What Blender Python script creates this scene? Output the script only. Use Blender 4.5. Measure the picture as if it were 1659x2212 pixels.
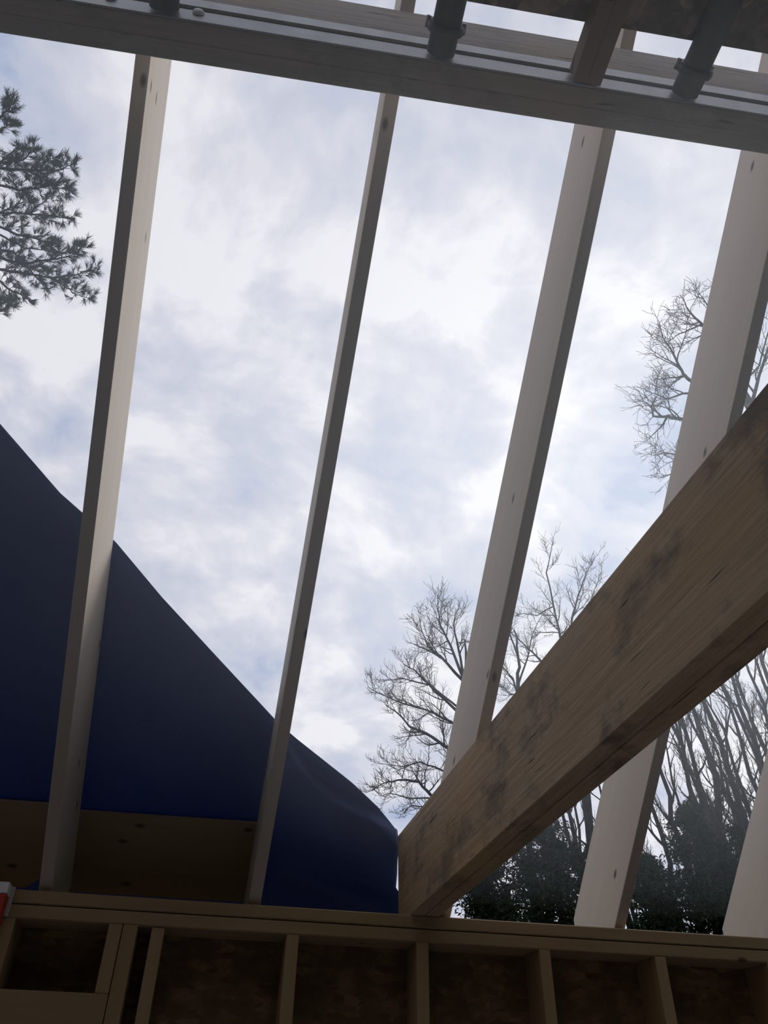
import bpy, bmesh, math, random
from mathutils import Vector, Matrix, noise

for o in list(bpy.data.objects):
    bpy.data.objects.remove(o, do_unlink=True)
scene = bpy.context.scene
COL = scene.collection

# ------------------------------------------------------------------ camera
# Frame of reference: x along the framed wall, y out through the wall, z up.
# The top of the wall's double plate stands ZP above the floor.
ZP = 2.1
IMG_W, IMG_H, FOC = 1659.0, 2212.0, 1669.8
YAW, PITCH, ROLL = 0.1868, 0.6793, 0.0223
CAM = Vector((0.0, -2.656, -0.5518))            # relative to the plate top
FW = Vector((math.sin(YAW) * math.cos(PITCH), math.cos(YAW) * math.cos(PITCH), math.sin(PITCH)))
_r = Vector((math.cos(YAW), -math.sin(YAW), 0))
_u = _r.cross(FW)
RT = math.cos(ROLL) * _r + math.sin(ROLL) * _u
UP = -math.sin(ROLL) * _r + math.cos(ROLL) * _u
cd = bpy.data.cameras.new('camera')
cd.sensor_fit = 'HORIZONTAL'
cd.sensor_width = 36.0
cd.lens = FOC / IMG_W * 36.0
cd.clip_start = 0.02
cd.clip_end = 500
cam = bpy.data.objects.new('camera', cd)
COL.objects.link(cam)
cam.matrix_world = Matrix((
    (RT.x, UP.x, -FW.x, CAM.x),
    (RT.y, UP.y, -FW.y, CAM.y),
    (RT.z, UP.z, -FW.z, CAM.z + ZP),
    (0, 0, 0, 1)))
scene.camera = cam


def at(px, py, dist):
    """a point of the place, dist metres away in the direction of a pixel"""
    v = (px - IMG_W / 2) * RT - (py - IMG_H / 2) * UP + FOC * FW
    return CAM + v.normalized() * dist


# ------------------------------------------------------------------ node helper
class NT:
    def __init__(self, tree):
        self.t = tree
        tree.nodes.clear()

    def n(self, typ, ins=None, **props):
        nd = self.t.nodes.new(typ)
        for k, v in props.items():
            setattr(nd, k, v)
        if ins:
            for k, v in ins.items():
                s = nd.inputs[k]
                if isinstance(v, bpy.types.NodeSocket):
                    self.t.links.new(v, s)
                else:
                    s.default_value = v
        return nd

    def math(self, op, a, b=None, clamp=False):
        nd = self.n('ShaderNodeMath', operation=op, use_clamp=clamp)
        for i, v in enumerate((a, b)):
            if v is None:
                continue
            if isinstance(v, bpy.types.NodeSocket):
                self.t.links.new(v, nd.inputs[i])
            else:
                nd.inputs[i].default_value = v
        return nd.outputs[0]

    def ramp(self, fac, stops, interp='LINEAR'):
        nd = self.n('ShaderNodeValToRGB')
        nd.color_ramp.interpolation = interp
        e = nd.color_ramp.elements
        while len(e) < len(stops):
            e.new(0.5)
        for el, (p, c) in zip(e, stops):
            el.position = p
            el.color = (c[0], c[1], c[2], 1) if len(c) == 3 else c
        self.t.links.new(fac, nd.inputs[0])
        return nd.outputs[0]

    def mix(self, fac, a, b, blend='MIX'):
        nd = self.n('ShaderNodeMix', data_type='RGBA', blend_type=blend)
        for s, v in ((nd.inputs[0], fac), (nd.inputs[6], a), (nd.inputs[7], b)):
            if isinstance(v, bpy.types.NodeSocket):
                self.t.links.new(v, s)
            elif isinstance(v, (int, float)):
                s.default_value = v
            else:
                s.default_value = (v[0], v[1], v[2], 1)
        return nd.outputs[2]


# ------------------------------------------------------------------ world: broken high cloud
world = bpy.data.worlds.new('overcast_sky')
scene.world = world
world.use_nodes = True
w = NT(world.node_tree)
SKY_STRENGTH = 1.0
tc = w.n('ShaderNodeTexCoord')
sep = w.n('ShaderNodeSeparateXYZ', {0: tc.outputs['Generated']})
zc = w.math('ADD', w.math('MAXIMUM', sep.outputs[2], 0.0), 0.32)
ux = w.math('DIVIDE', sep.outputs[0], zc)
uy = w.math('DIVIDE', sep.outputs[1], zc)
uv = w.n('ShaderNodeCombineXYZ', {0: ux, 1: uy, 2: 0.37}).outputs[0]
warp = w.n('ShaderNodeTexNoise', {'Vector': uv, 'Scale': 2.3, 'Detail': 3.0, 'Roughness': 0.5})
uvw = w.n('ShaderNodeVectorMath', {0: warp.outputs[1], 1: (0.22, 0.22, 0.0)}, operation='MULTIPLY').outputs[0]
uvw = w.n('ShaderNodeVectorMath', {0: uv, 1: uvw}, operation='ADD').outputs[0]
n_big = w.n('ShaderNodeTexNoise', {'Vector': uvw, 'Scale': 2.4, 'Detail': 3.0, 'Roughness': 0.5}).outputs[0]
n_mid = w.n('ShaderNodeTexNoise', {'Vector': uvw, 'Scale': 7.5, 'Detail': 7.0, 'Roughness': 0.55}).outputs[0]
dens = w.math('ADD', w.math('MULTIPLY', n_big, 0.36), w.math('MULTIPLY', n_mid, 0.64))
cloud = w.ramp(dens, [(0.365, (0.36, 0.43, 0.62)), (0.415, (0.475, 0.525, 0.67)), (0.465, (0.545, 0.575, 0.69)),
                      (0.525, (0.65, 0.665, 0.76)), (0.585, (0.80, 0.80, 0.86))])
# the sun stands behind the cloud: the veil is a little brighter around it
SUN = at(1400, 1080, 1.0) - CAM
dt = w.n('ShaderNodeVectorMath', {0: tc.outputs['Generated'], 1: SUN.normalized()}, operation='DOT_PRODUCT').outputs['Value']
glow = w.math('MULTIPLY', w.math('POWER', w.math('MAXIMUM', dt, 0.0), 9.0), 0.20)
cloud = w.mix(1.0, cloud, w.n('ShaderNodeCombineColor', {0: glow, 1: glow, 2: w.math('MULTIPLY', glow, 0.9)}).outputs[0], 'ADD')
bg = w.n('ShaderNodeBackground', {'Color': cloud, 'Strength': SKY_STRENGTH})
w.t.links.new(bg.outputs[0], w.n('ShaderNodeOutputWorld').inputs[0])

# the veiled sun itself: a broad soft source low on the right
sun_d = bpy.data.lights.new('veiled_sun', 'SUN')
sun_d.energy = 2.1
sun_d.angle = math.radians(32)
sun_d.color = (1.0, 0.97, 0.92)
sun_o = bpy.data.objects.new('veiled_sun', sun_d)
sun_o.rotation_euler = (at(1500, 1000, 1.0) - CAM).to_track_quat('Z', 'Y').to_euler()
sun_o.location = (6, 8, 9)
COL.objects.link(sun_o)

vs = scene.view_settings
vs.view_transform = 'Standard'
vs.look = 'None'
vs.gamma = 1.0
vs.use_curve_mapping = False
vs.exposure = 0.0


# ------------------------------------------------------------------ materials
def material(name):
    m = bpy.data.materials.new(name)
    m.use_nodes = True
    return m, NT(m.node_tree)


def finish(k, color, rough=0.8, bump=None, bump_str=0.3, dist=0.002, spec=0.3, metal=0.0):
    b = k.n('ShaderNodeBsdfPrincipled')
    for s, v in (('Base Color', color), ('Roughness', rough)):
        if isinstance(v, bpy.types.NodeSocket):
            k.t.links.new(v, b.inputs[s])
        elif isinstance(v, (int, float)):
            b.inputs[s].default_value = v
        else:
            b.inputs[s].default_value = (*v, 1)
    b.inputs['Specular IOR Level'].default_value = spec
    b.inputs['Metallic'].default_value = metal
    if bump is not None:
        bn = k.n('ShaderNodeBump', {'Height': bump, 'Strength': bump_str, 'Distance': dist})
        k.t.links.new(bn.outputs[0], b.inputs['Normal'])
    o = k.n('ShaderNodeOutputMaterial')
    k.t.links.new(b.outputs[0], o.inputs[0])
    return b


def lumber(name, pale, dark, knots=0.5, knot_col=(0.05, 0.025, 0.012)):
    """sawn softwood, grain along local x"""
    m, k = material(name)
    co = k.n('ShaderNodeTexCoord').outputs['Object']
    rnd = k.n('ShaderNodeObjectInfo').outputs['Random']
    off = k.n('ShaderNodeCombineXYZ', {0: k.math('MULTIPLY', rnd, 37.0), 1: k.math('MULTIPLY', rnd, 11.0), 2: k.math('MULTIPLY', rnd, 23.0)}).outputs[0]
    co = k.n('ShaderNodeVectorMath', {0: co, 1: off}, operation='ADD').outputs[0]
    g = k.n('ShaderNodeVectorMath', {0: co, 1: (1.1, 34.0, 34.0)}, operation='MULTIPLY').outputs[0]
    gr = k.n('ShaderNodeTexNoise', {'Vector': g, 'Scale': 1.0, 'Detail': 5.0, 'Roughness': 0.6, 'Distortion': 0.6}).outputs[0]
    broad = k.n('ShaderNodeTexNoise', {'Vector': co, 'Scale': 2.2, 'Detail': 3.0}).outputs[0]
    c = k.mix(k.ramp(gr, [(0.3, (0, 0, 0)), (0.72, (1, 1, 1))]), tuple(0.4 * a + 0.6 * b for a, b in zip(pale, dark)), pale)
    c = k.mix(k.math('MULTIPLY', k.ramp(broad, [(0.42, (0, 0, 0)), (0.66, (1, 1, 1))]), 0.35), c, dark)
    sp = k.n('ShaderNodeSeparateXYZ', {0: co})
    kv = k.n('ShaderNodeCombineXYZ', {0: k.math('MULTIPLY', sp.outputs[0], 5.5),
                                      1: k.math('MULTIPLY', k.math('ADD', sp.outputs[1], sp.outputs[2]), 12.0)}).outputs[0]
    vor = k.n('ShaderNodeTexVoronoi', {'Vector': kv, 'Scale': 1.0, 'Randomness': 1.0}, voronoi_dimensions='2D')
    pick = k.math('GREATER_THAN', k.n('ShaderNodeSeparateColor', {0: vor.outputs['Color']}).outputs[0], 1.0 - knots)
    kn = k.math('MULTIPLY', k.ramp(vor.outputs['Distance'], [(0.05, (1, 1, 1)), (0.13, (0, 0, 0))]), pick)
    c = k.mix(k.math('MULTIPLY', kn, 0.85), c, knot_col)
    finish(k, c, 0.78, gr, 0.25, 0.0015)
    return m


def veneer(name, pale, dark, stain):
    """laminated veneer face: sanded grain, long checks and water stains"""
    m, k = material(name)
    co = k.n('ShaderNodeTexCoord').outputs['Object']
    g = k.n('ShaderNodeVectorMath', {0: co, 1: (2.6, 90.0, 60.0)}, operation='MULTIPLY').outputs[0]
    gr = k.n('ShaderNodeTexNoise', {'Vector': g, 'Scale': 1.0, 'Detail': 6.0, 'Roughness': 0.62, 'Distortion': 0.4}).outputs[0]
    c = k.mix(k.ramp(gr, [(0.34, (0, 0, 0)), (0.66, (1, 1, 1))]), dark, pale)
    b = k.n('ShaderNodeVectorMath', {0: co, 1: (4.2, 6.0, 6.0)}, operation='MULTIPLY').outputs[0]
    bl = k.n('ShaderNodeTexNoise', {'Vector': b, 'Scale': 1.0, 'Detail': 6.0, 'Roughness': 0.66}).outputs[0]
    c = k.mix(k.math('MULTIPLY', k.ramp(bl, [(0.50, (0, 0, 0)), (0.62, (1, 1, 1))]), 0.82), c, stain)
    gp = k.n('ShaderNodeVectorMath', {0: co, 1: (2.2, 5.0, 5.0)}, operation='MULTIPLY').outputs[0]
    gp = k.n('ShaderNodeVectorMath', {0: gp, 1: (7.3, 2.1, 4.4)}, operation='ADD').outputs[0]
    go = k.n('ShaderNodeTexNoise', {'Vector': gp, 'Scale': 1.0, 'Detail': 4.0, 'Roughness': 0.6}).outputs[0]
    c = k.mix(k.math('MULTIPLY', k.ramp(go, [(0.5, (0, 0, 0)), (0.68, (1, 1, 1))]), 0.55), c, (pale[0] * 1.1, pale[1] * 0.98, pale[2] * 0.72))
    ck = k.n('ShaderNodeVectorMath', {0: co, 1: (5.5, 60.0, 60.0)}, operation='MULTIPLY').outputs[0]
    cr = k.n('ShaderNodeTexNoise', {'Vector': ck, 'Scale': 1.0, 'Detail': 2.0, 'Roughness': 0.4}).outputs[0]
    crk = k.ramp(cr, [(0.70, (0, 0, 0)), (0.76, (1, 1, 1))])
    c = k.mix(k.math('MULTIPLY', crk, 0.6), c, (0.03, 0.018, 0.012))
    h = k.math('SUBTRACT', gr, k.math('MULTIPLY', crk, 1.2))
    finish(k, c, 0.72, h, 0.7, 0.004)
    return m


def strandboard(name, pale, dark):
    m, k = material(name)
    co = k.n('ShaderNodeTexCoord').outputs['Object']
    a = k.n('ShaderNodeVectorMath', {0: co, 1: (20.0, 20.0, 55.0)}, operation='MULTIPLY').outputs[0]
    v = k.n('ShaderNodeTexVoronoi', {'Vector': a, 'Scale': 1.0, 'Randomness': 1.0})
    s = k.n('ShaderNodeSeparateColor', {0: v.outputs['Color']}).outputs[0]
    no = k.n('ShaderNodeTexNoise', {'Vector': co, 'Scale': 9.0, 'Detail': 5.0, 'Roughness': 0.65}).outputs[0]
    c = k.mix(s, dark, pale)
    c = k.mix(k.ramp(no, [(0.42, (0, 0, 0)), (0.62, (1, 1, 1))]), c, dark)
    finish(k, c, 0.8, s, 0.3, 0.002)
    return m


def plain(name, col, rough=0.6, metal=0.0, var=0.15, scale=18.0, spec=0.4):
    m, k = material(name)
    co = k.n('ShaderNodeTexCoord').outputs['Object']
    no = k.n('ShaderNodeTexNoise', {'Vector': co, 'Scale': scale, 'Detail': 4.0}).outputs[0]
    d = tuple(max(0, x * (1 - 2 * var)) for x in col)
    c = k.mix(no, d, tuple(min(1, x * (1 + var)) for x in col))
    finish(k, c, rough, no, 0.1, 0.001, spec, metal)
    return m


M_RAFTER = lumber('spruce_rafter', (0.53, 0.47, 0.405), (0.47, 0.405, 0.335), 0.10)
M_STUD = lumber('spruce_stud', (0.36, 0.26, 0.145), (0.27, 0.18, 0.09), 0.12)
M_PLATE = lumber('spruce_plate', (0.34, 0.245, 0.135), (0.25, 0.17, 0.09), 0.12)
M_BOARD = lumber('knotty_sheathing_board', (0.29, 0.21, 0.155), (0.23, 0.16, 0.115), 0.5)
M_LVL = veneer('veneer_lumber', (0.52, 0.385, 0.25), (0.40, 0.285, 0.175), (0.15, 0.125, 0.10))
M_LVL_EDGE = veneer('veneer_lumber_ridge', (0.42, 0.385, 0.35), (0.35, 0.315, 0.28), (0.30, 0.27, 0.25))
M_OSB = strandboard('strand_board', (0.26, 0.17, 0.085), (0.12, 0.075, 0.04))
M_PLANK = strandboard('weathered_plank', (0.56, 0.46, 0.37), (0.17, 0.15, 0.145))
M_FLOOR = plain('pale_subfloor_sheet', (0.46, 0.46, 0.48), 0.8, 0.0, 0.06)
M_WALL = lumber('board_wall', (0.16, 0.13, 0.10), (0.12, 0.095, 0.07), 0.2)
M_POLE = plain('dark_pole', (0.15, 0.15, 0.16), 0.5, 0.0)
M_ZINC = plain('galvanised_steel', (0.50, 0.50, 0.50), 0.45, 0.5)
M_WHITE = plain('white_paint', (0.80, 0.80, 0.80), 0.5, 0.0, 0.05)
M_RED = plain('red_paint', (0.50, 0.05, 0.03), 0.5, 0.0, 0.1)
M_EDGE = plain('grey_paint', (0.50, 0.48, 0.45), 0.6, 0.0, 0.1)
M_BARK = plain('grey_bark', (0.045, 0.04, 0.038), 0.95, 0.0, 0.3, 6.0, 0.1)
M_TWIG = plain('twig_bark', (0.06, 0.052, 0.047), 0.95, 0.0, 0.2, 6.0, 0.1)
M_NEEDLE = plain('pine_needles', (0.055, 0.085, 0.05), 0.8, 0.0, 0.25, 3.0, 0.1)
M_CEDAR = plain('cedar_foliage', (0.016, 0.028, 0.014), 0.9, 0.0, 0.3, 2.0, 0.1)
M_GRASS = plain('lawn', (0.10, 0.11, 0.05), 0.95, 0.0, 0.3, 4.0, 0.1)
M_DARK = plain('dark_gap', (0.02, 0.018, 0.015), 0.9)


def tarp_material():
    m, k = material('blue_poly_tarp')
    co = k.n('ShaderNodeTexCoord').outputs['Object']
    wv = k.n('ShaderNodeTexNoise', {'Vector': co, 'Scale': 3.0, 'Detail': 5.0, 'Roughness': 0.6}).outputs[0]
    c = k.mix(wv, (0.030, 0.060, 0.20), (0.045, 0.085, 0.27))
    fine = k.n('ShaderNodeTexNoise', {'Vector': co, 'Scale': 22.0, 'Detail': 4.0}).outputs[0]
    b = k.n('ShaderNodeBsdfPrincipled', {'Base Color': c, 'Roughness': 0.42})
    b.inputs['Specular IOR Level'].default_value = 0.45
    bn = k.n('ShaderNodeBump', {'Height': fine, 'Strength': 0.12, 'Distance': 0.01})
    k.t.links.new(bn.outputs[0], b.inputs['Normal'])
    tr = k.n('ShaderNodeBsdfTranslucent', {'Color': (0.045, 0.085, 0.26, 1)})
    mx = k.n('ShaderNodeMixShader', {0: 0.26, 1: b.outputs[0], 2: tr.outputs[0]})
    k.t.links.new(mx.outputs[0], k.n('ShaderNodeOutputMaterial').inputs[0])
    return m


M_TARP = tarp_material()


# ------------------------------------------------------------------ object helpers
def tag(o, label=None, cat=None, group=None, kind=None):
    if label:
        o['label'] = label
    if cat:
        o['category'] = cat
    if group:
        o['group'] = group
    if kind:
        o['kind'] = kind
    return o


def empty(name, loc=(0, 0, 0), mat=None):
    o = bpy.data.objects.new(name, None)
    o.empty_display_size = 0.1
    if mat is not None:
        o.matrix_world = mat
    else:
        o.location = loc
    COL.objects.link(o)
    return o


def mesh_obj(name, verts, faces, mat, parent=None, matrix=None, smooth=False):
    me = bpy.data.meshes.new(name)
    me.from_pydata([tuple(v) for v in verts], [], faces)
    me.materials.append(mat)
    if smooth:
        me.polygons.foreach_set('use_smooth', [True] * len(me.polygons))
    me.update()
    o = bpy.data.objects.new(name, me)
    COL.objects.link(o)
    if parent is not None:
        o.parent = parent
    if matrix is not None:
        o.matrix_basis = matrix
    return o


def bevelled(name, verts, faces, mat, parent=None, matrix=None, bev=0.002, seg=1):
    bm = bmesh.new()
    vs_ = [bm.verts.new(v) for v in verts]
    for f in faces:
        bm.faces.new([vs_[i] for i in f])
    bmesh.ops.recalc_face_normals(bm, faces=bm.faces)
    if bev:
        bmesh.ops.bevel(bm, geom=list(bm.edges), offset=bev, segments=seg, affect='EDGES', clamp_overlap=True)
    me = bpy.data.meshes.new(name)
    bm.to_mesh(me)
    bm.free()
    me.materials.append(mat)
    o = bpy.data.objects.new(name, me)
    COL.objects.link(o)
    if parent is not None:
        o.parent = parent
    if matrix is not None:
        o.matrix_basis = matrix
    return o


BOX_F = [(0, 1, 3, 2), (4, 6, 7, 5), (0, 4, 5, 1), (2, 3, 7, 6), (0, 2, 6, 4), (1, 5, 7, 3)]


def box(name, lo, hi, mat, parent=None, long_axis='x', bev=0.002):
    """axis-aligned piece of lumber; its local x runs along the grain"""
    lo, hi = Vector(lo), Vector(hi)
    c = (lo + hi) / 2
    s = (hi - lo) / 2
    if long_axis == 'x':
        R = Matrix.Identity(3)
    elif long_axis == 'y':
        R = Matrix(((0, -1, 0), (1, 0, 0), (0, 0, 1)))
    else:
        R = Matrix(((0, 0, 1), (0, 1, 0), (-1, 0, 0)))
        R = Matrix(((0, 0, -1), (0, 1, 0), (1, 0, 0)))
    ls = R.transposed() @ s
    ls = Vector((abs(ls.x), abs(ls.y), abs(ls.z)))
    vs_ = [(x * ls.x, y * ls.y, z * ls.z) for x in (-1, 1) for y in (-1, 1) for z in (-1, 1)]
    return bevelled(name, vs_, BOX_F, mat, parent, Matrix.Translation(c) @ R.to_4x4(), bev)


def prism(name, poly, width, mat, parent=None, matrix=None, bev=0.002):
    """profile (a, b) in local x-z, extruded along local y from 0 to width"""
    n = len(poly)
    vs_ = [(a, 0, b) for a, b in poly] + [(a, width, b) for a, b in poly]
    fs = [tuple(range(n)), tuple(range(2 * n - 1, n - 1, -1))]
    fs += [(i, n + i, n + (i + 1) % n, (i + 1) % n) for i in range(n)]
    return bevelled(name, vs_, fs, mat, parent, matrix, bev)


def frame_matrix(origin, X, Y, Z):
    return Matrix(((X.x, Y.x, Z.x, origin.x), (X.y, Y.y, Z.y, origin.y), (X.z, Y.z, Z.z, origin.z), (0, 0, 0, 1)))


def tubes(name, items, mat, parent=None, smooth=True):
    """items: (points, radii, sides); every item a closed tapering tube"""
    V, F = [], []
    for pts, rad, sd in items:
        base = len(V)
        n = len(pts)
        ref = Vector((0.31, 0.77, 0.55))
        for i, p in enumerate(pts):
            t = (pts[min(i + 1, n - 1)] - pts[max(i - 1, 0)])
            t = t.normalized() if t.length > 1e-9 else Vector((0, 0, 1))
            a = t.cross(ref)
            a = a.normalized() if a.length > 1e-4 else t.orthogonal().normalized()
            b = t.cross(a)
            for j in range(sd):
                an = 2 * math.pi * j / sd
                V.append(p + (a * math.cos(an) + b * math.sin(an)) * rad[i])
        for i in range(n - 1):
            for j in range(sd):
                k = (j + 1) % sd
                F.append((base + i * sd + j, base + i * sd + k, base + (i + 1) * sd + k, base + (i + 1) * sd + j))
        F.append(tuple(base + j for j in range(sd))[::-1])
        F.append(tuple(base + (n - 1) * sd + j for j in range(sd)))
    return mesh_obj(name, V, F, mat, parent, None, smooth)


# ------------------------------------------------------------------ roof geometry
AL = math.radians(42.365)
SA, CA, TA = math.sin(AL), math.cos(AL), math.tan(AL)
ZB = 0.0378                     # height of the rafters' lower edge above the plate at the inner wall face
RD = 0.2838                     # rafter depth
RW = 0.038
WALL_D = 0.14                   # 2x6 wall
NV = Vector((0, SA, CA))        # outward normal of the roof slope
DV = Vector((0, -CA, SA))       # up the slope
ORG = Vector((0, 0, ZB))


def on_roof(x, s, h):
    return ORG + Vector((x, 0, 0)) + DV * s + NV * h


# ------------------------------------------------------------------ the setting
# ground, floor and unseen walls and roof, closed in to keep the room dark
g = mesh_obj('ground', [(-70, -70, -2.55), (70, -70, -2.55), (70, 70, -2.55), (-70, 70, -2.55)], [(0, 1, 2, 3)], M_GRASS)
tag(g, 'lawn around the house', 'ground', kind='structure')
f = empty('floor', (0.2, -2.4, -ZP))
tag(f, kind='structure')
for i in range(3):
    for j in range(5):
        x0 = -3.2 + i * 2.25
        y0 = -4.9 + j * 1.01
        box('deck_panel', (x0 - 0.2 + 0.002, y0 + 2.4 + 0.002, -0.02), (x0 + 2.046, y0 + 3.408, -0.001), M_FLOOR, f)
ROOM_X0, ROOM_X1, ROOM_Y0 = -3.2, 3.55, -4.9


def gable_wall(name, x0, x1):
    poly = [(ROOM_Y0, -ZP), (0.0, -ZP), (0.0, 0.0), (-2.0, 1.80), (-2.4, 1.95), (ROOM_Y0, 0.2)]
    n = len(poly)
    vs_ = [(x0, y, z) for y, z in poly] + [(x1, y, z) for y, z in poly]
    fs = [tuple(range(n)), tuple(range(2 * n - 1, n - 1, -1))] + [(i, n + i, n + (i + 1) % n, (i + 1) % n) for i in range(n)]
    o = bevelled(name, vs_, fs, M_WALL, None, None, 0)
    return tag(o, kind='structure')


gable_wall('wall_left', ROOM_X0 - 0.1, ROOM_X0)
gable_wall('wall_right', ROOM_X1, ROOM_X1 + 0.1)
o = box('wall_back', (ROOM_X0, ROOM_Y0 - 0.1, -ZP), (ROOM_X1, ROOM_Y0, 0.2), M_WALL, None, 'x', 0)
tag(o, kind='structure')
# unseen roof behind the camera, added to shut out the sky's light
ce = empty('ceiling', (0, -2.4, 1.95))
tag(ce, kind='structure')
e = Vector((0, ROOM_Y0 + 2.4, 0.2 - 1.95))
L = e.length
e = e / L
nrm = Vector((1, 0, 0)).cross(e)
if nrm.z < 0:
    nrm = -nrm
for i in range(6):
    a0, a1 = L * i / 6 + 0.002, L * (i + 1) / 6 - 0.002
    vs_ = [Vector((x, 0, 0)) + e * a + nrm * h for x in (ROOM_X0, ROOM_X1) for a in (a0, a1) for h in (0, 0.02)]
    bevelled('roof_board', vs_, BOX_F, M_WALL, ce, None, 0)

# ---- framed wall: plates, studs, header, sheathing
wall = empty('wall_front', (0.6, 0.07, -ZP))
tag(wall, kind='structure')
OFF = Vector((0.6, 0.07, -ZP))


def wpart(name, lo, hi, mat, ax, bev=0.002):
    return box(name, Vector(lo) - OFF, Vector(hi) - OFF, mat, wall, ax, bev)


wpart('top_plate', (-3.2, 0.0, -0.0365), (3.5, WALL_D, 0.0), M_PLATE, 'x', 0.003)
wpart('top_plate', (-3.2, 0.001, -0.076), (3.5, WALL_D, -0.0395), M_PLATE, 'x', 0.003)
wpart('bottom_plate', (-3.2, 0.0, -ZP), (3.5, WALL_D, -ZP + 0.038), M_PLATE, 'x')
for x in (-1.00, -0.599, 0.229, 0.637, 1.040, 1.440, 1.845, 2.25, 2.65, 3.06):
    wpart('stud', (x, 0.001, -ZP + 0.038), (x + 0.038, WALL_D, -0.076), M_STUD, 'z')
wpart('stud', (-0.256, 0.0, -ZP + 0.038), (-0.214, WALL_D, -0.076), M_STUD, 'z')
wpart('cripple_stud', (-0.297, 0.0, -0.252), (-0.2585, WALL_D, -0.076), M_STUD, 'z')
tw = wpart('stud', (-0.176, 0.006, -ZP + 0.038), (-0.138, WALL_D - 0.006, -0.077), M_STUD, 'z')
tw.rotation_mode = 'XYZ'
tw.rotation_euler.rotate_axis('X', 0.05)
wpart('header', (-0.560, 0.0, -0.50), (-0.2585, 0.044, -0.2525), M_PLATE, 'x')
wpart('header', (-0.560, 0.095, -0.50), (-0.2585, WALL_D, -0.2525), M_PLATE, 'x')
for x0, x1 in ((-3.2, -0.24), (-0.236, 1.056), (1.06, 3.5)):
    wpart('sheathing_panel', (x0, WALL_D + 0.001, -ZP), (x1, WALL_D + 0.013, -0.004), M_OSB, 'x', 0)

# ------------------------------------------------------------------ ridge beam
RB = Vector((0, -1.8165, 1.4644))               # lower far edge of the ridge beam at x = 0
RX = Vector((1, -0.0496, 0.0207)).normalized()  # its run
RZ = Vector((0, 0, 1))
RZ = (RZ - RX * RZ.dot(RX)).normalized()
RY = RZ.cross(RX)
RID_T, RID_H = 0.089, 0.302
rid = empty('ridge_beam', mat=frame_matrix(RB, RX, RY, RZ))
tag(rid, 'long dark double beam running across the top of the rafters', 'beam')
for i in range(2):
    y1 = -i * 0.0447
    vs_ = [(x, y, z) for x in (-3.15, 3.5) for y in (y1 - 0.0442, y1) for z in (0, RID_H)]
    bevelled('veneer_ply', vs_, BOX_F, M_LVL_EDGE, rid, None, 0.0015)
yn = -0.0447 - 0.0442
for z0, z1, d in ((0.002, 0.062, 0.005), (0.076, 0.120, 0.009)):
    vs_ = [(x, y, z) for x in (-3.15, 3.5) for y in (yn - d, yn - 0.0003) for z in (z0, z1)]
    o = bevelled('metal_strip', vs_, BOX_F, M_ZINC, rid, None, 0.001)
    o['label'] = 'pale grey metal strip along the beam side'
for bx in (-0.324, -0.525):
    pts = [Vector((bx, yn - 0.0052, 0.048)), Vector((bx, yn - 0.009, 0.048)), Vector((bx, yn - 0.0125, 0.048))]
    o = tubes('white_disc', [(pts, [0.0135, 0.0135, 0.010], 16)], M_WHITE, rid)  # small plain white disc set on the lower strip
    o['label'] = 'white round disc on the metal strip'


def ridge_y(x):
    return -1.8165 - 0.0496 * x


def ridge_top(x):
    return 1.4644 + 0.0207 * x + RID_H


# ------------------------------------------------------------------ rafters
RAFTERS = [
    (-0.525, 0.0088, 'pale rafter at the left, its lit right side above the blue tarp'),
    (0.104, 0.0191, 'slender rafter over the tarp, second from the left'),
    (0.7215, 0.0192, 'rafter rising behind the tie beam in the middle of the opening, third from the left'),
    (1.329, 0.0025, 'broad pale rafter on the right, seen above and below the tie beam'),
    (1.938, 0.0060, 'rafter foot at the right edge standing on the top plate'),
]
for x, sk, lab in RAFTERS:
    X = Vector((sk, -CA, SA)).normalized()
    Y = NV.cross(X)
    mat = frame_matrix(Vector((x, 0, ZB)), X, Y, NV)
    yr = ridge_y(x + 0.05)
    zt = ridge_top(x + 0.05)
    top = ZB + RD / CA
    tail = 0.358
    yz = [(tail, ZB - TA * tail), (tail, top - TA * tail), (-1.99, top + TA * 1.99), (-1.99, ZB + TA * 1.99),
          ((ZB - zt) / TA, zt), (yr, zt), (yr, ZB - TA * yr), (ZB / TA, 0.0), (WALL_D + 0.0145, 0.0), (WALL_D + 0.0145, ZB - TA * (WALL_D + 0.0145))]
    if not ((ZB - zt) / TA < yr - 0.004):
        yz = yz[:4] + yz[7:]
    prof = [(-y * CA + (z - ZB) * SA, y * SA + (z - ZB) * CA) for y, z in yz]
    root = prism('rafter', prof, RW, M_RAFTER, None, mat, 0.0015)
    tag(root, lab, 'rafter', 'rafters between the top plate and the ridge beam')

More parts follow.
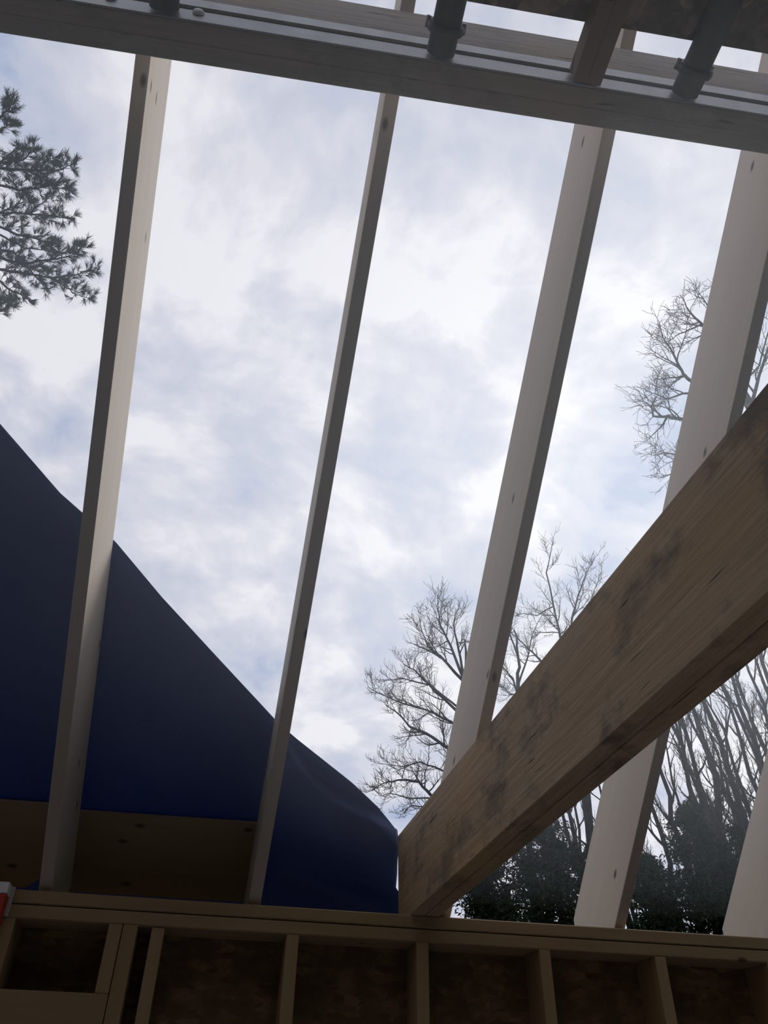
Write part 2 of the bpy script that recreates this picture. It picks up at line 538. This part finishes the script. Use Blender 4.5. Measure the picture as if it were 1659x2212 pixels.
# ------------------------------------------------------------------ tie beam
HAZ, HB = math.radians(3.0), math.radians(1.976)
HX = Vector((math.sin(HAZ) * math.cos(HB), -math.cos(HAZ) * math.cos(HB), math.sin(HB)))
HN = Vector((-math.sin(HAZ) * math.sin(HB), math.cos(HAZ) * math.sin(HB), math.cos(HB)))
HS = HN.cross(HX)
tie = empty('tie_beam', mat=frame_matrix(Vector((0.6185, 0, 0)), HX, HS, HN))
tag(tie, 'heavy stained double beam from the top plate up to the right', 'beam')
for i, d in enumerate((0.0, 0.0482)):
    poly = [(-0.150, 0.006 if i else 0.005), (-0.163, 0.2927), (4.9, 0.2927), (4.9, 0.001), (0.0, 0.001), (-0.06, 0.003)]
    poly = [(-0.148, 0.006), (-0.158, 0.2927), (4.86, 0.2927), (4.86, 0.0), (0.0, 0.0)]
    n = len(poly)
    vs_ = [(a, d, b) for a, b in poly] + [(a, d + 0.0457, b) for a, b in poly]
    fs = [tuple(range(n)), tuple(range(2 * n - 1, n - 1, -1))] + [(k, n + k, n + (k + 1) % n, (k + 1) % n) for k in range(n)]
    bevelled('veneer_ply', vs_, fs, M_LVL, tie, None, 0.002)

# ------------------------------------------------------------------ first course of sheathing on the rafters
bm_mat = frame_matrix(ORG, Vector((1, 0, 0)), -DV * -1, NV)


def roof_board(poly, label):
    """poly in (x, s) on the top of the rafters, 12 mm thick"""
    n = len(poly)
    vs_ = [(x, s, RD + 0.0005) for x, s in poly] + [(x, s, RD + 0.0125) for x, s in poly]
    fs = [tuple(range(n)), tuple(range(2 * n - 1, n - 1, -1))] + [(k, n + k, n + (k + 1) % n, (k + 1) % n) for k in range(n)]
    o = bevelled('sheathing_board', vs_, fs, M_BOARD, None, bm_mat, 0.001)
    return tag(o, label, 'board', 'boards nailed on the rafter feet')


roof_board([(-1.75, 0.058), (-0.512, 0.067), (-0.512, -0.150), (-0.64, -0.246), (-1.75, -0.25)],
           'dark wooden sheathing board left of the first rafter, beside the red box')
roof_board([(-0.509, 0.050), (0.124, 0.058), (0.124, -0.246), (-0.509, -0.25)],
           'knotty wooden sheathing board between the two left rafters under the tarp')


# ------------------------------------------------------------------ blue tarp
def lerp_tab(tab, x):
    if x <= tab[0][0]:
        (x0, y0), (x1, y1) = tab[0], tab[1]
    elif x >= tab[-1][0]:
        (x0, y0), (x1, y1) = tab[-2], tab[-1]
    else:
        for (x0, y0), (x1, y1) in zip(tab, tab[1:]):
            if x0 <= x <= x1:
                break
    return y0 + (y1 - y0) * (x - x0) / (x1 - x0)


UPPER = [(-1.75, 2.08), (-1.281, 1.672), (-0.859, 1.304), (-0.661, 1.113), (-0.476, 0.979), (-0.31, 0.814),
         (-0.105, 0.629), (0.127, 0.421), (0.198, 0.369), (0.416, 0.225), (0.53, 0.137), (0.608, 0.059), (0.70, -0.02)]
SIDE = [(-0.62, 0.67), (-0.256, 0.667), (-0.175, 0.656), (-0.150, 0.634), (-0.1, 0.632), (0.0, 0.622), (0.059, 0.608)]
CREASE = [(0.15, 0.36), (0.215, 0.28), (0.27, 0.225), (0.35, 0.16), (0.46, 0.115), (0.55, 0.085), (0.61, 0.055)]


def tarp_point(x, s):
    up = lerp_tab(UPPER, x)
    d_up = up - s
    h = RD + 0.020
    # sag between the rafters, small wrinkles, slack folds on the free right part
    for rx in (-0.506, 0.123):
        pass
    free = min(1.0, max(0.0, (x - 0.16) / 0.15))
    h += 0.010 * (noise.noise(Vector((x * 2.1, s * 2.1, 0.3))) + 0.35)
    h += 0.004 * noise.noise(Vector((x * 7 + s * 3, s * 5, 1.7)))
    dg = (x * 0.55 + s * 0.85)
    h += free * 0.012 * math.sin(dg * 26 + 2.5 * noise.noise(Vector((x * 3, s * 3, 5))))
    h += free * 0.008 * noise.noise(Vector((x * 11, s * 6, 8.1)))
    if 0.14 < x < 0.68:
        cs = lerp_tab(CREASE, x)
        k_ = min(1, (x - 0.14) / 0.06) * min(1.0, max(0.0, (0.66 - x) / 0.08))
        if s > cs:
            h += k_ * (min(s - cs, 0.024) * 1.3 - 0.020)
        else:
            h -= k_ * (0.020 - 0.012 * min(1, (cs - s) / 0.10))
    # rolled hem along the upper edge
    if d_up < 0.05:
        q_ = max(0.0, d_up) / 0.05
        h = h * q_ + (RD + 0.030) * (1 - q_)
    h = max(h, RD + 0.0165) if x < 0.145 else h
    if s > -0.30:
        return on_roof(x, s, h)
    p = on_roof(x, -0.30, h)
    return p + Vector((0, 0.04 * (-0.30 - s), (s + 0.30)))


NX, NS = 236, 170
TV, TF = [], []
for i in range(NX + 1):
    u = i / NX
    for j in range(NS + 1):
        v = j / NS
        # columns run from the eave up to the free upper edge
        s_lo = -0.62
        x = -1.75 + u * (0.612 + 1.75)
        # pull the right-hand columns onto the irregular side edge
        s_up = lerp_tab(UPPER, min(x, 0.608)) if x < 0.608 else 0.059
        s = s_lo + v * (s_up - s_lo)
        if x > 0.45:
            xr = lerp_tab(SIDE, min(s, 0.059))
            x = 0.45 + (x - 0.45) * (xr - 0.45) / (0.612 - 0.45)
        TV.append(tarp_point(x, s))
for i in range(NX):
    for j in range(NS):
        a = i * (NS + 1) + j
        TF.append((a, a + NS + 1, a + NS + 2, a + 1))
tp = mesh_obj('tarp', TV, TF, M_TARP, None, None, True)
sm = tp.modifiers.new('thickness', 'SOLIDIFY')
sm.thickness = 0.0012
sm.offset = 1.0
tag(tp, 'dark blue plastic tarp stretched over the left rafters', 'tarp')

# ------------------------------------------------------------------ poles, joist and planks over the ridge
PZ0 = 0.0


def ridge_local(x, y, z):
    """a point given by x, distance behind the ridge's near face and height above its lower edge"""
    return Vector((x, ridge_y(x) - RID_T - 0.012 - y, 1.4644 + 0.0207 * x + z))


POLES = [(-0.405, 'dark round pole with collar under the deck planks, at the left of the beam'),
         (0.252, 'dark round pole with collar meeting the beam above the middle of the opening'),
         (0.882, 'dark round pole with collar near the top right corner')]
for px_, lab in POLES:
    base = ridge_local(px_, 0, 0.035)
    root = empty('support_pole', base)
    tag(root, lab, 'pole', 'poles under the deck planks')
    run = Vector((0.0 - 0.02, -1, 0.02)).normalized()
    r = 0.0345
    tubes('shaft', [([run * t for t in (0.0, 0.2, 0.6, 1.0)], [r] * 4, 20)], M_POLE, root)
    c0 = 0.052
    prof = [(c0 - 0.008, 0.0352), (c0 - 0.006, 0.043), (c0 + 0.004, 0.046), (c0 + 0.012, 0.043), (c0 + 0.014, 0.0352)]
    tubes('collar', [([run * a for a, b in prof], [b for a, b in prof], 24)], M_POLE, root)
    lug = [run * (c0 + 0.004) + Vector((sx * 0.044, 0, 0.012)) for sx in (-1, 1)]
    for q in lug:
        tubes('clamp_bolt', [([q - run * 0.012, q + run * 0.012], [0.006, 0.006], 8)], M_ZINC, root)
jb = ridge_local(0.583, 0, 0.0)
root = empty('ceiling_joist', jb)
tag(root, 'brown wooden joist between two dark poles at the upper right', 'joist')
for k in range(2):
    vs_ = [(x - 0.035 * (-y), y, z) for x in (k * 0.0362, k * 0.0362 + 0.0355) for y in (-1.0, 0.0) for z in (0.0, 0.069)]
    bevelled('joist_board', vs_, BOX_F, M_BOARD, root, None, 0.0015)
# planks lie across the poles and the joist, parallel to the ridge
rng = random.Random(4)
y0 = 0.105
PL = ['mottled brown plank lying on the poles, nearest the beam',
      'mottled brown plank lying on the poles, second from the beam',
      'mottled brown plank lying on the poles, third from the beam']
for k in range(3):
    wdt = 0.158 if k == 0 else 0.19
    c = ridge_local(0.2, y0 + wdt / 2, 0.0715)
    m4 = frame_matrix(c, RX, RY, RZ)
    x0 = -2.9
    vs_ = [(x, y, z) for x in (x0, 2.9) for y in (-wdt / 2, wdt / 2) for z in (0, 0.03)]
    o = bevelled('deck_plank', vs_, BOX_F, M_PLANK, None, m4, 0.002)
    tag(o, PL[k], 'plank', 'planks on the poles')
    y0 += wdt + 0.012

# ------------------------------------------------------------------ red and white box on the wall
bx = empty('wall_box', (-0.67, -0.028, -0.16))
tag(bx, 'small red box with white top on the wall at the left edge', 'box')


def bpart(name, lo, hi, mat):
    return box(name, Vector(lo) - Vector((-0.67, -0.028, -0.16)), Vector(hi) - Vector((-0.67, -0.028, -0.16)), mat, bx, 'x', 0.002)


bpart('body', (-0.75, -0.054, -0.16), (-0.5935, -0.009, -0.0245), M_RED)
bpart('lid', (-0.752, -0.056, -0.0242), (-0.592, -0.009, 0.006), M_WHITE)
bpart('edge_strip', (-0.753, -0.0088, -0.075), (-0.583, -0.0005, 0.004), M_EDGE)


# ------------------------------------------------------------------ trees
class Tree:
    def __init__(self, seed):
        self.r = random.Random(seed)
        self.trunk, self.limbs, self.twigs = [], [], []

    def jit(self, s):
        return Vector((self.r.uniform(-s, s), self.r.uniform(-s, s), self.r.uniform(-s, s)))

    def branch(self, p, d, length, rad, level, maxlevel, up=0.12, wig=0.22, kids=6, shrink=0.55, ang=(0.5, 1.1)):
        n = 7 if level < maxlevel else 5
        pts, rads = [p.copy()], [rad]
        d = d.normalized()
        for i in range(n):
            d = (d + self.jit(wig) + Vector((0, 0, up))).normalized()
            p = p + d * (length / n)
            pts.append(p.copy())
            rads.append(max(rad * (1 - 0.8 * (i + 1) / n), 0.0034))
        (self.limbs if level <= 1 else self.twigs).append((pts, rads, 6 if level <= 1 else (4 if rad > 0.012 else 3)))
        if level < maxlevel:
            self.kids(pts, rads, length, level, maxlevel, up, wig, kids, shrink, ang)
        return pts

    def kids(self, pts, rads, length, level, maxlevel, up, wig, kids, shrink, ang, start=0.2):
        for c in range(kids):
            t = start + (1 - start) * (c + self.r.random()) / kids
            f_ = t * (len(pts) - 1)
            i = min(int(f_), len(pts) - 2)
            q = pts[i].lerp(pts[i + 1], f_ - i)
            ax = (pts[i + 1] - pts[i]).normalized()
            side = ax.cross(self.jit(1.0))
            if side.length < 1e-3:
                side = ax.orthogonal()
            side.normalize()
            a = self.r.uniform(*ang)
            dd = ax * math.cos(a) + side * math.sin(a)
            rr = rads[i] * self.r.uniform(0.42, 0.65)
            ll = length * shrink * self.r.uniform(0.6, 1.15) * (1.15 - 0.5 * t)
            self.branch(q, dd, ll, max(rr, 0.0052), level + 1, maxlevel, up, wig, max(3, kids - 1), shrink, ang)

    def guided(self, pix, dist, rad, kids=7, maxlevel=3, klen=None, spread=0.8, up=0.1, wig=0.24, ang=(0.5, 1.1), tip=0.2):
        """a limb through the given bearings, bending in depth around dist"""
        P = [at(a, b, dist + self.r.uniform(-spread, spread) * i / max(1, len(pix) - 1)) for i, (a, b) in enumerate(pix)]
        pts = []
        for i in range(len(P) - 1):
            for k in range(3):
                q = P[i].lerp(P[i + 1], k / 3)
                if k:
                    q += self.jit(0.02 * (P[i + 1] - P[i]).length)
                pts.append(q)
        pts.append(P[-1])
        n = len(pts)
        rads = [rad * (1 - (1 - tip) * i / (n - 1)) for i in range(n)]
        rads = [q_ * 0.72 for q_ in rads]
        self.limbs.append((pts, rads, 7))
        ln = sum((pts[i + 1] - pts[i]).length for i in range(n - 1))
        self.kids(pts, rads, klen or ln, 1, maxlevel, up, wig, kids, 0.58, ang)
        # the tip carries on as twigs
        self.branch(pts[-1], pts[-1] - pts[-2], (klen or ln) * 0.4, rads[-1], 2, maxlevel, up, wig, 4, 0.5, ang)
        return pts

    def build(self, name, label, group=None, limb_parts=True, mat=None, tmat=None, cat='tree'):
        base = self.trunk[0][0][0]
        root = empty(name, base)
        tag(root, label, cat, group)
        mat, tmat = mat or M_BARK, tmat or M_TWIG

        def loc(items):
            return [([q - base for q in p], r_, s_) for p, r_, s_ in items]
        tubes('trunk', loc(self.trunk), mat, root)
        if limb_parts:
            for it in self.limbs[:14]:
                tubes('limb', loc([it]), mat, root)
            rest = self.limbs[14:]
        else:
            rest = self.limbs
        tw_ = rest + self.twigs
        if tw_:
            o_ = tubes('twigs', loc(tw_), tmat, root)
            o_['kind'] = 'stuff'
        return root


def trunk_line(tree, pix, dist, r0, r1, z_ground=-2.55):
    P = [at(a, b, dist) for a, b in pix]
    foot = P[0].copy()
    drop = foot.z - z_ground
    foot = Vector((foot.x + (P[0].x - P[1].x) * 0.15, foot.y + 0.1, z_ground))
    P = [foot] + P
    pts = []
    for i in range(len(P) - 1):
        m = 4 if i == 0 else 3
        for k in range(m):
            pts.append(P[i].lerp(P[i + 1], k / m) + (tree.jit(0.05) if k else Vector()))
    pts.append(P[-1])
    n = len(pts)
    tree.trunk.append((pts, [r0 + (r1 - r0) * i / (n - 1) for i in range(n)], 9))
    return pts


# --- big bare tree behind the right-hand rafter
t = Tree(11)
D = 15.0
trunk_line(t, [(1760, 1300), (1668, 1010), (1622, 880), (1575, 770), (1545, 690)], D, 0.20, 0.02)
A = dict(spread=0.7, up=0.10, wig=0.34)
t.guided([(1560, 925), (1470, 905), (1441, 900), (1411, 899), (1408, 876), (1420, 855)], D, 0.055, 11, 3, 1.5, **A)
t.guided([(1441, 900), (1432, 917), (1411, 938), (1398, 952)], D, 0.030, 7, 3, 0.9, up=-0.02, spread=0.4)
t.guided([(1575, 870), (1488, 820), (1476, 808), (1464, 785), (1450, 756), (1432, 729), (1425, 700)], D, 0.050, 12, 3, 1.5, **A)
t.guided([(1476, 812), (1455, 826), (1440, 845)], D, 0.024, 5, 3, 0.9, spread=0.4)
t.guided([(1560, 745), (1516, 700), (1497, 682), (1482, 662), (1473, 641)], D, 0.040, 9, 3, 1.1, **A)
t.guided([(1548, 700), (1528, 660), (1515, 640)], D, 0.030, 7, 3, 0.9, spread=0.4)
t.guided([(1516, 700), (1490, 712), (1460, 725), (1445, 738)], D, 0.026, 7, 3, 0.9, spread=0.5)
t.guided([(1530, 720), (1508, 728), (1480, 740)], D, 0.028, 7, 3, 0.8, spread=0.5)
t.guided([(1540, 850), (1475, 850), (1440, 862), (1415, 850), (1395, 845)], D, 0.032, 11, 3, 1.1, spread=0.6)
t.guided([(1570, 1010), (1470, 985), (1435, 978), (1412, 984)], D, 0.034, 11, 3, 1.1, up=0.03, spread=0.6)
t.guided([(1540, 1040), (1460, 1020), (1430, 1030)], D, 0.024, 7, 3, 0.8, up=0.02, spread=0.5)
t.guided([(1622, 880), (1640, 810), (1660, 750), (1690, 700)], D, 0.05, 9, 3, 1.1, **A)
t.guided([(1630, 850), (1617, 832), (1605, 812), (1600, 780)], D, 0.03, 7, 3, 0.8, **A)
t.guided([(1600, 830), (1640, 790), (1665, 700), (1680, 640)], D, 0.03, 8, 3, 1.0, **A)
t.build('bare_tree', 'tall bare tree with forking limbs behind the broad right rafter', 'bare trees')

# --- bare tree left of the third rafter
t = Tree(23)
D = 17.0
trunk_line(t, [(1040, 1990), (1020, 1800), (1008, 1650), (1003, 1540), (1006, 1450), (1003, 1380)], D, 0.15, 0.015)
B = dict(spread=0.9, up=0.13, wig=0.3, ang=(0.45, 1.1))
t.guided([(1003, 1470), (974, 1396), (952, 1352), (945, 1312)], D, 0.05, 14, 3, 1.5, **B)
t.guided([(1003, 1465), (990, 1400), (980, 1350), (985, 1320)], D, 0.045, 11, 3, 1.3, **B)
t.guided([(1000, 1470), (952, 1418), (924, 1396), (909, 1356)], D, 0.05, 14, 3, 1.3, **B)
t.guided([(1003, 1550), (945, 1497), (895, 1447), (872, 1435)], D, 0.048, 14, 3, 1.3, **B)
t.guided([(1003, 1580), (974, 1559), (920, 1533), (858, 1515), (797, 1486)], D, 0.050, 16, 3, 1.3, **B)
t.guided([(1003, 1540), (930, 1480), (870, 1465), (830, 1470)], D, 0.035, 12, 3, 1.1, **B)
t.guided([(1005, 1640), (963, 1613), (920, 1584), (884, 1569), (858, 1540), (833, 1522)], D, 0.060, 16, 3, 1.2, **B)
t.guided([(1005, 1690), (952, 1663), (909, 1646), (869, 1656), (822, 1649)], D, 0.035, 14, 3, 1.1, **B)
t.guided([(1015, 1760), (931, 1718), (905, 1689), (869, 1685), (837, 1689), (804, 1707)], D, 0.055, 16, 3, 1.1, **B)
t.guided([(940, 1725), (887, 1725), (844, 1714), (820, 1720)], D, 0.026, 11, 3, 0.9, **B)
t.guided([(1015, 1780), (930, 1745), (890, 1740), (865, 1760)], D, 0.03, 11, 3, 0.8, **B)
t.guided([(1015, 1700), (975, 1640), (950, 1560)], D, 0.03, 11, 3, 1.0, **B)
t.build('bare_tree', 'spreading bare tree left of the third rafter above the tarp', 'bare trees')

# --- bare tree between the third rafter and the tie beam
t = Tree(37)
D = 19.0
trunk_line(t, [(1290, 1900), (1260, 1640), (1236, 1480), (1215, 1390)], D, 0.13, 0.04)
Cc = dict(spread=0.9, up=0.15, wig=0.32)
t.guided([(1215, 1390), (1209, 1367), (1200, 1330), (1180, 1237), (1192, 1180)], D, 0.055, 14, 3, 1.3, **Cc)
t.guided([(1232, 1460), (1235, 1340), (1245, 1302), (1260, 1255), (1285, 1204)], D, 0.048, 14, 3, 1.3, **Cc)
t.guided([(1236, 1480), (1209, 1367), (1165, 1366), (1150, 1380)], D, 0.03, 9, 3, 0.9, **Cc)
t.guided([(1195, 1310), (1160, 1330), (1130, 1325), (1105, 1330)], D, 0.024, 9, 3, 0.9, **Cc)
t.guided([(1240, 1500), (1166, 1425), (1140, 1400), (1104, 1367)], D, 0.05, 11, 3, 1.0, **Cc)
t.guided([(1260, 1360), (1275, 1300), (1300, 1230)], D, 0.026, 9, 3, 1.0, **Cc)
t.build('bare_tree', 'bare twiggy tree between the third rafter and the tie beam', 'bare trees')
t = Tree(38)
D = 21.0
trunk_line(t, [(1140, 1800), (1128, 1600), (1119, 1475), (1119, 1418), (1110, 1360)], D, 0.10, 0.02)
t.guided([(1119, 1418), (1105, 1380), (1095, 1340), (1100, 1300)], D, 0.04, 11, 3, 1.1, **Cc)
t.guided([(1125, 1520), (1108, 1465), (1085, 1440), (1080, 1400)], D, 0.045, 11, 3, 1.1, **Cc)
t.guided([(1121, 1475), (1140, 1420), (1150, 1370), (1170, 1330)], D, 0.04, 11, 3, 1.1, **Cc)
t.guided([(1124, 1500), (1100, 1500), (1085, 1480)], D, 0.03, 11, 3, 0.9, **Cc)
t.build('bare_tree', 'thin bare tree close behind the right side of the third rafter', 'bare trees')

# --- thicket of slender bare trees in the lower right opening
rw = random.Random(71)
STEMS = [(1110, 1770), (1150, 1690), (1172, 1720), (1190, 1700), (1215, 1680), (1240, 1650), (1262, 1630), (1290, 1590),
         (1375, 1580), (1395, 1550), (1412, 1520), (1432, 1510), (1452, 1490), (1470, 1430), (1484, 1500), (1498, 1470),
         (1522, 1440), (1545, 1400), (1440, 1600), (1462, 1570), (1482, 1560), (1512, 1590), (1535, 1520), (1555, 1560),
         (1580, 1480), (1600, 1450), (1618, 1420), (1640, 1380), (1535, 1640), (1060, 1830), (1600, 1560), (1425, 1640),
         (1565, 1620), (1230, 1740)]
for i, (px_, py_) in enumerate(STEMS):
    t = Tree(100 + i)
    D = rw.uniform(15, 24)
    lean = rw.uniform(0.18, 0.42) * (0.6 if px_ < 1300 else 1.0)
    top = at(px_, py_ - rw.uniform(0, 120), D)
    foot_px = px_ + (2150 - py_) * lean
    low = at(foot_px, 2080, D)
    foot = Vector((low.x, low.y, -2.55))
    n = 9
    pts = [foot]
    for k in range(1, n + 1):
        pts.append(low.lerp(top, (k - 1) / (n - 1)) + t.jit(0.09))
    r0 = rw.uniform(0.05, 0.12)
    rads = [r0 * (1 - 0.78 * k / n) for k in range(n + 1)]
    t.trunk.append((pts, rads, 7))
    ln = (top - low).length
    t.kids(pts, rads, ln * 0.5, 0, 2 if i % 2 else 3, 0.2, 0.30, 8, 0.5, (0.35, 1.0), 0.2)
    t.branch(pts[-1], pts[-1] - pts[-2], ln * 0.3, rads[-1], 1, 2, 0.2, 0.2, 6, 0.5)
    t.build('bare_tree', 'slender bare tree in the thicket under the tie beam', 'thicket trees', limb_parts=False)


# --- evergreens: trunk, boughs and dense sprays of foliage
def evergreen(seed, top_px, dist, half_w, z_low, label, density=1.0, lean=0.0, leaf=0.034, fmat=None):
    r_ = random.Random(seed)
    top = at(*top_px, dist)
    foot = Vector((top.x + lean, top.y, -2.55))
    H_ = top.z - foot.z
    t_ = Tree(seed)
    n = 8
    pts = [foot.lerp(top, k / n) + (t_.jit(0.04) if 0 < k < n else Vector()) for k in range(n + 1)]
    t_.trunk.append((pts, [0.13 * (1 - 0.9 * k / n) for k in range(n + 1)], 8))
    FV, FF = [], []
    nb = int(70 * density * H_ / 6)
    for k in range(nb):
        f_ = (k + r_.random()) / nb
        zf = z_low + (1 - z_low) * f_
        q = foot.lerp(top, zf)
        reach = half_w * (1 - f_) ** 0.7 * r_.uniform(0.6, 1.15) + 0.12
        an = r_.uniform(0, 2 * math.pi)
        d = Vector((math.cos(an), math.sin(an), r_.uniform(-0.15, 0.35)))
        bp = [q.copy()]
        for s_ in range(4):
            d = (d + t_.jit(0.15) + Vector((0, 0, -0.03))).normalized()
            bp.append(bp[-1] + d * reach / 4)
        t_.limbs.append((bp, [0.022, 0.018, 0.013, 0.009, 0.004], 4))
        nl = int(420 * reach / max(half_w, 0.5) * density) + 30
        for s_ in range(nl):
            u = r_.random() ** 0.7 * 4
            i = min(int(u), 3)
            c = bp[i].lerp(bp[i + 1], u - i) + t_.jit(0.20 * reach ** 0.5)
            a = t_.jit(1).normalized()
            b = a.cross(t_.jit(1)).normalized()
            l_ = leaf * r_.uniform(0.6, 1.6)
            v0 = len(FV)
            base_ = foot
            FV.extend([c - a * l_ - base_, c + b * l_ * 0.32 - base_, c + a * l_ - base_, c - b * l_ * 0.32 + Vector((0, 0, l_ * 0.2)) - base_])
            FF.append((v0, v0 + 1, v0 + 2, v0 + 3))
    root_ = t_.build('evergreen_tree', label, 'evergreen trees', limb_parts=False)
    o_ = mesh_obj('foliage', FV, FF, fmat or M_CEDAR, root_)
    o_['kind'] = 'stuff'


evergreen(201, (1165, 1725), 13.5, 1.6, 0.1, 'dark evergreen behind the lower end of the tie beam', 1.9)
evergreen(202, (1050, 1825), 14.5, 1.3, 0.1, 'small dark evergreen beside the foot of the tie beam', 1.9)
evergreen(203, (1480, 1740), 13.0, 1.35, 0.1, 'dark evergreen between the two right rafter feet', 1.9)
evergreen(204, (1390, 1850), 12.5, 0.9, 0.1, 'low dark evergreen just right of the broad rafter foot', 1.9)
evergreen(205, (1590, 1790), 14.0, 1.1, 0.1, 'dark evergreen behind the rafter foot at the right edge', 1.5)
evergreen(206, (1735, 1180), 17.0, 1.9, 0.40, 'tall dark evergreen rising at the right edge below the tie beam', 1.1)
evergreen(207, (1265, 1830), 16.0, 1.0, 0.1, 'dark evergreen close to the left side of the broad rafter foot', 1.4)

# --- pine at the left
t = Tree(301)
D = 14.0
trunk_line(t, [(-420, 1500), (-300, 1000), (-240, 640), (-205, 400), (-190, 200), (-180, 60)], D, 0.26, 0.07)
LIMBS = [
    [(-205, 420), (0, 363), (73, 368), (132, 367), (158, 352)],
    [(73, 368), (98, 351), (115, 331)],
    [(-205, 400), (0, 351), (49, 346), (73, 324)],
    [(60, 368), (93, 385), (122, 404), (144, 412)],
    [(-220, 520), (0, 459), (61, 462), (110, 468), (159, 473)],
    [(61, 462), (90, 440), (112, 420)],
    [(-220, 540), (0, 400), (40, 412), (85, 405), (100, 395)],
    [(-230, 560), (0, 490), (37, 507), (80, 516), (110, 528)],
    [(-235, 620), (0, 556), (59, 570), (110, 561), (156, 551), (178, 530)],
    [(110, 561), (140, 545), (170, 525)],
    [(-238, 640), (0, 582), (49, 590), (110, 600), (171, 592), (210, 578)],
    [(110, 600), (137, 617), (166, 636), (200, 646)],
    [(-240, 680), (0, 607), (24, 627), (56, 641)],
    [(-190, 300), (0, 253), (20, 236), (27, 222)],
    [(-195, 330), (0, 282), (26, 266)],
    [(-240, 740), (0, 672), (19, 658)],
    [(0, 507), (50, 535), (95, 540), (118, 520)],
    [(0, 459), (40, 440), (70, 436)],
    [(-230, 600), (0, 540), (30, 545), (70, 590), (100, 625)],
    [(0, 351), (25, 330), (40, 312)],
]
NVt, NF = [], []
rp = random.Random(9)
pine_base = t.trunk[0][0][0]


def tuft(p, d, size=0.115, n=26):
    d = d.normalized()
    a = d.orthogonal().normalized()
    b = d.cross(a)
    for k in range(n):
        an = rp.uniform(0, 2 * math.pi)
        sp = rp.uniform(0.15, 0.85)
        v = (d + (a * math.cos(an) + b * math.sin(an)) * sp).normalized() * size * rp.uniform(0.7, 1.15)
        o_ = p - d * rp.uniform(0, size * 0.5) - pine_base
        sd = v.cross(Vector((rp.uniform(-1, 1), rp.uniform(-1, 1), rp.uniform(-1, 1)))).normalized() * 0.0034
        i0 = len(NVt)
        NVt.extend([o_ - sd, o_ + sd, o_ + v + sd * 0.4, o_ + v - sd * 0.4])
        NF.append((i0, i0 + 1, i0 + 2, i0 + 3))


for li, pix in enumerate(LIMBS):
    P = [at(a, b, D + rp.uniform(-0.5, 0.5)) for a, b in pix]
    pts = []
    for i in range(len(P) - 1):
        for k in range(4):
            pts.append(P[i].lerp(P[i + 1], k / 4) + (t.jit(0.015) if k else Vector()))
    pts.append(P[-1])
    n = len(pts)
    r0 = 0.030 if pix[0][0] < -100 else 0.016
    t.limbs.append((pts, [r0 * (1 - 0.82 * i / (n - 1)) for i in range(n)], 6))
    ln = sum((pts[i + 1] - pts[i]).length for i in range(n - 1))
    m = int(ln * 15)
    for k in range(m):
        f_ = (k + rp.random()) / m * (n - 1)
        i = min(int(f_), n - 2)
        q = pts[i].lerp(pts[i + 1], f_ - i)
        ax = (pts[i + 1] - pts[i]).normalized()
        side = ax.cross(t.jit(1)).normalized()
        d = (ax * 0.8 + side * 0.9 + Vector((0, 0, 0.35))).normalized()
        l_ = rp.uniform(0.10, 0.34) * (1.1 - 0.6 * f_ / (n - 1))
        e_ = q + d * l_
        mid = q.lerp(e_, 0.5) + t.jit(0.02)
        t.twigs.append(([q, mid, e_], [0.006, 0.005, 0.003], 3))
        tuft(e_, d + Vector((0, 0, 0.3)))
        if rp.random() < 0.75:
            d2 = (d + t.jit(0.8)).normalized()
            tuft(mid + d2 * 0.07, d2)
    for k in range(3):
        tuft(pts[-1] + t.jit(0.04), pts[-1] - pts[-2] + t.jit(0.25))
root = t.build('pine_tree', 'pine boughs with tufts of needles at the left edge', None)
o = mesh_obj('needles', NVt, NF, M_NEEDLE, root)
o['kind'] = 'stuff'

# ------------------------------------------------------------------ added scattering volume, veils the dark upper timbers like lens glare
hz = bpy.data.materials.new('thin_glare_veil')
hz.use_nodes = True
k = NT(hz.node_tree)
sc_ = k.n('ShaderNodeVolumeScatter', {'Color': (0.80, 0.89, 1.0, 1), 'Density': 0.042, 'Anisotropy': 0.60})
k.t.links.new(sc_.outputs[0], k.n('ShaderNodeOutputMaterial').inputs['Volume'])
vs_ = [(x, y, z) for x in (-3.15, 3.5) for y in (-4.85, 0.37) for z in (0.12, 2.25)]
o = bevelled('glare_veil', vs_, BOX_F, hz, None, None, 0)
tag(o, 'added thin veil under the open rafters, imitating lens glare', 'glare_veil', kind='stuff')

# everything above was laid out from the plate top: lift it so that the floor is at zero
for o in bpy.data.objects:
    if o.parent is None and o is not cam:
        o.location.z += ZP
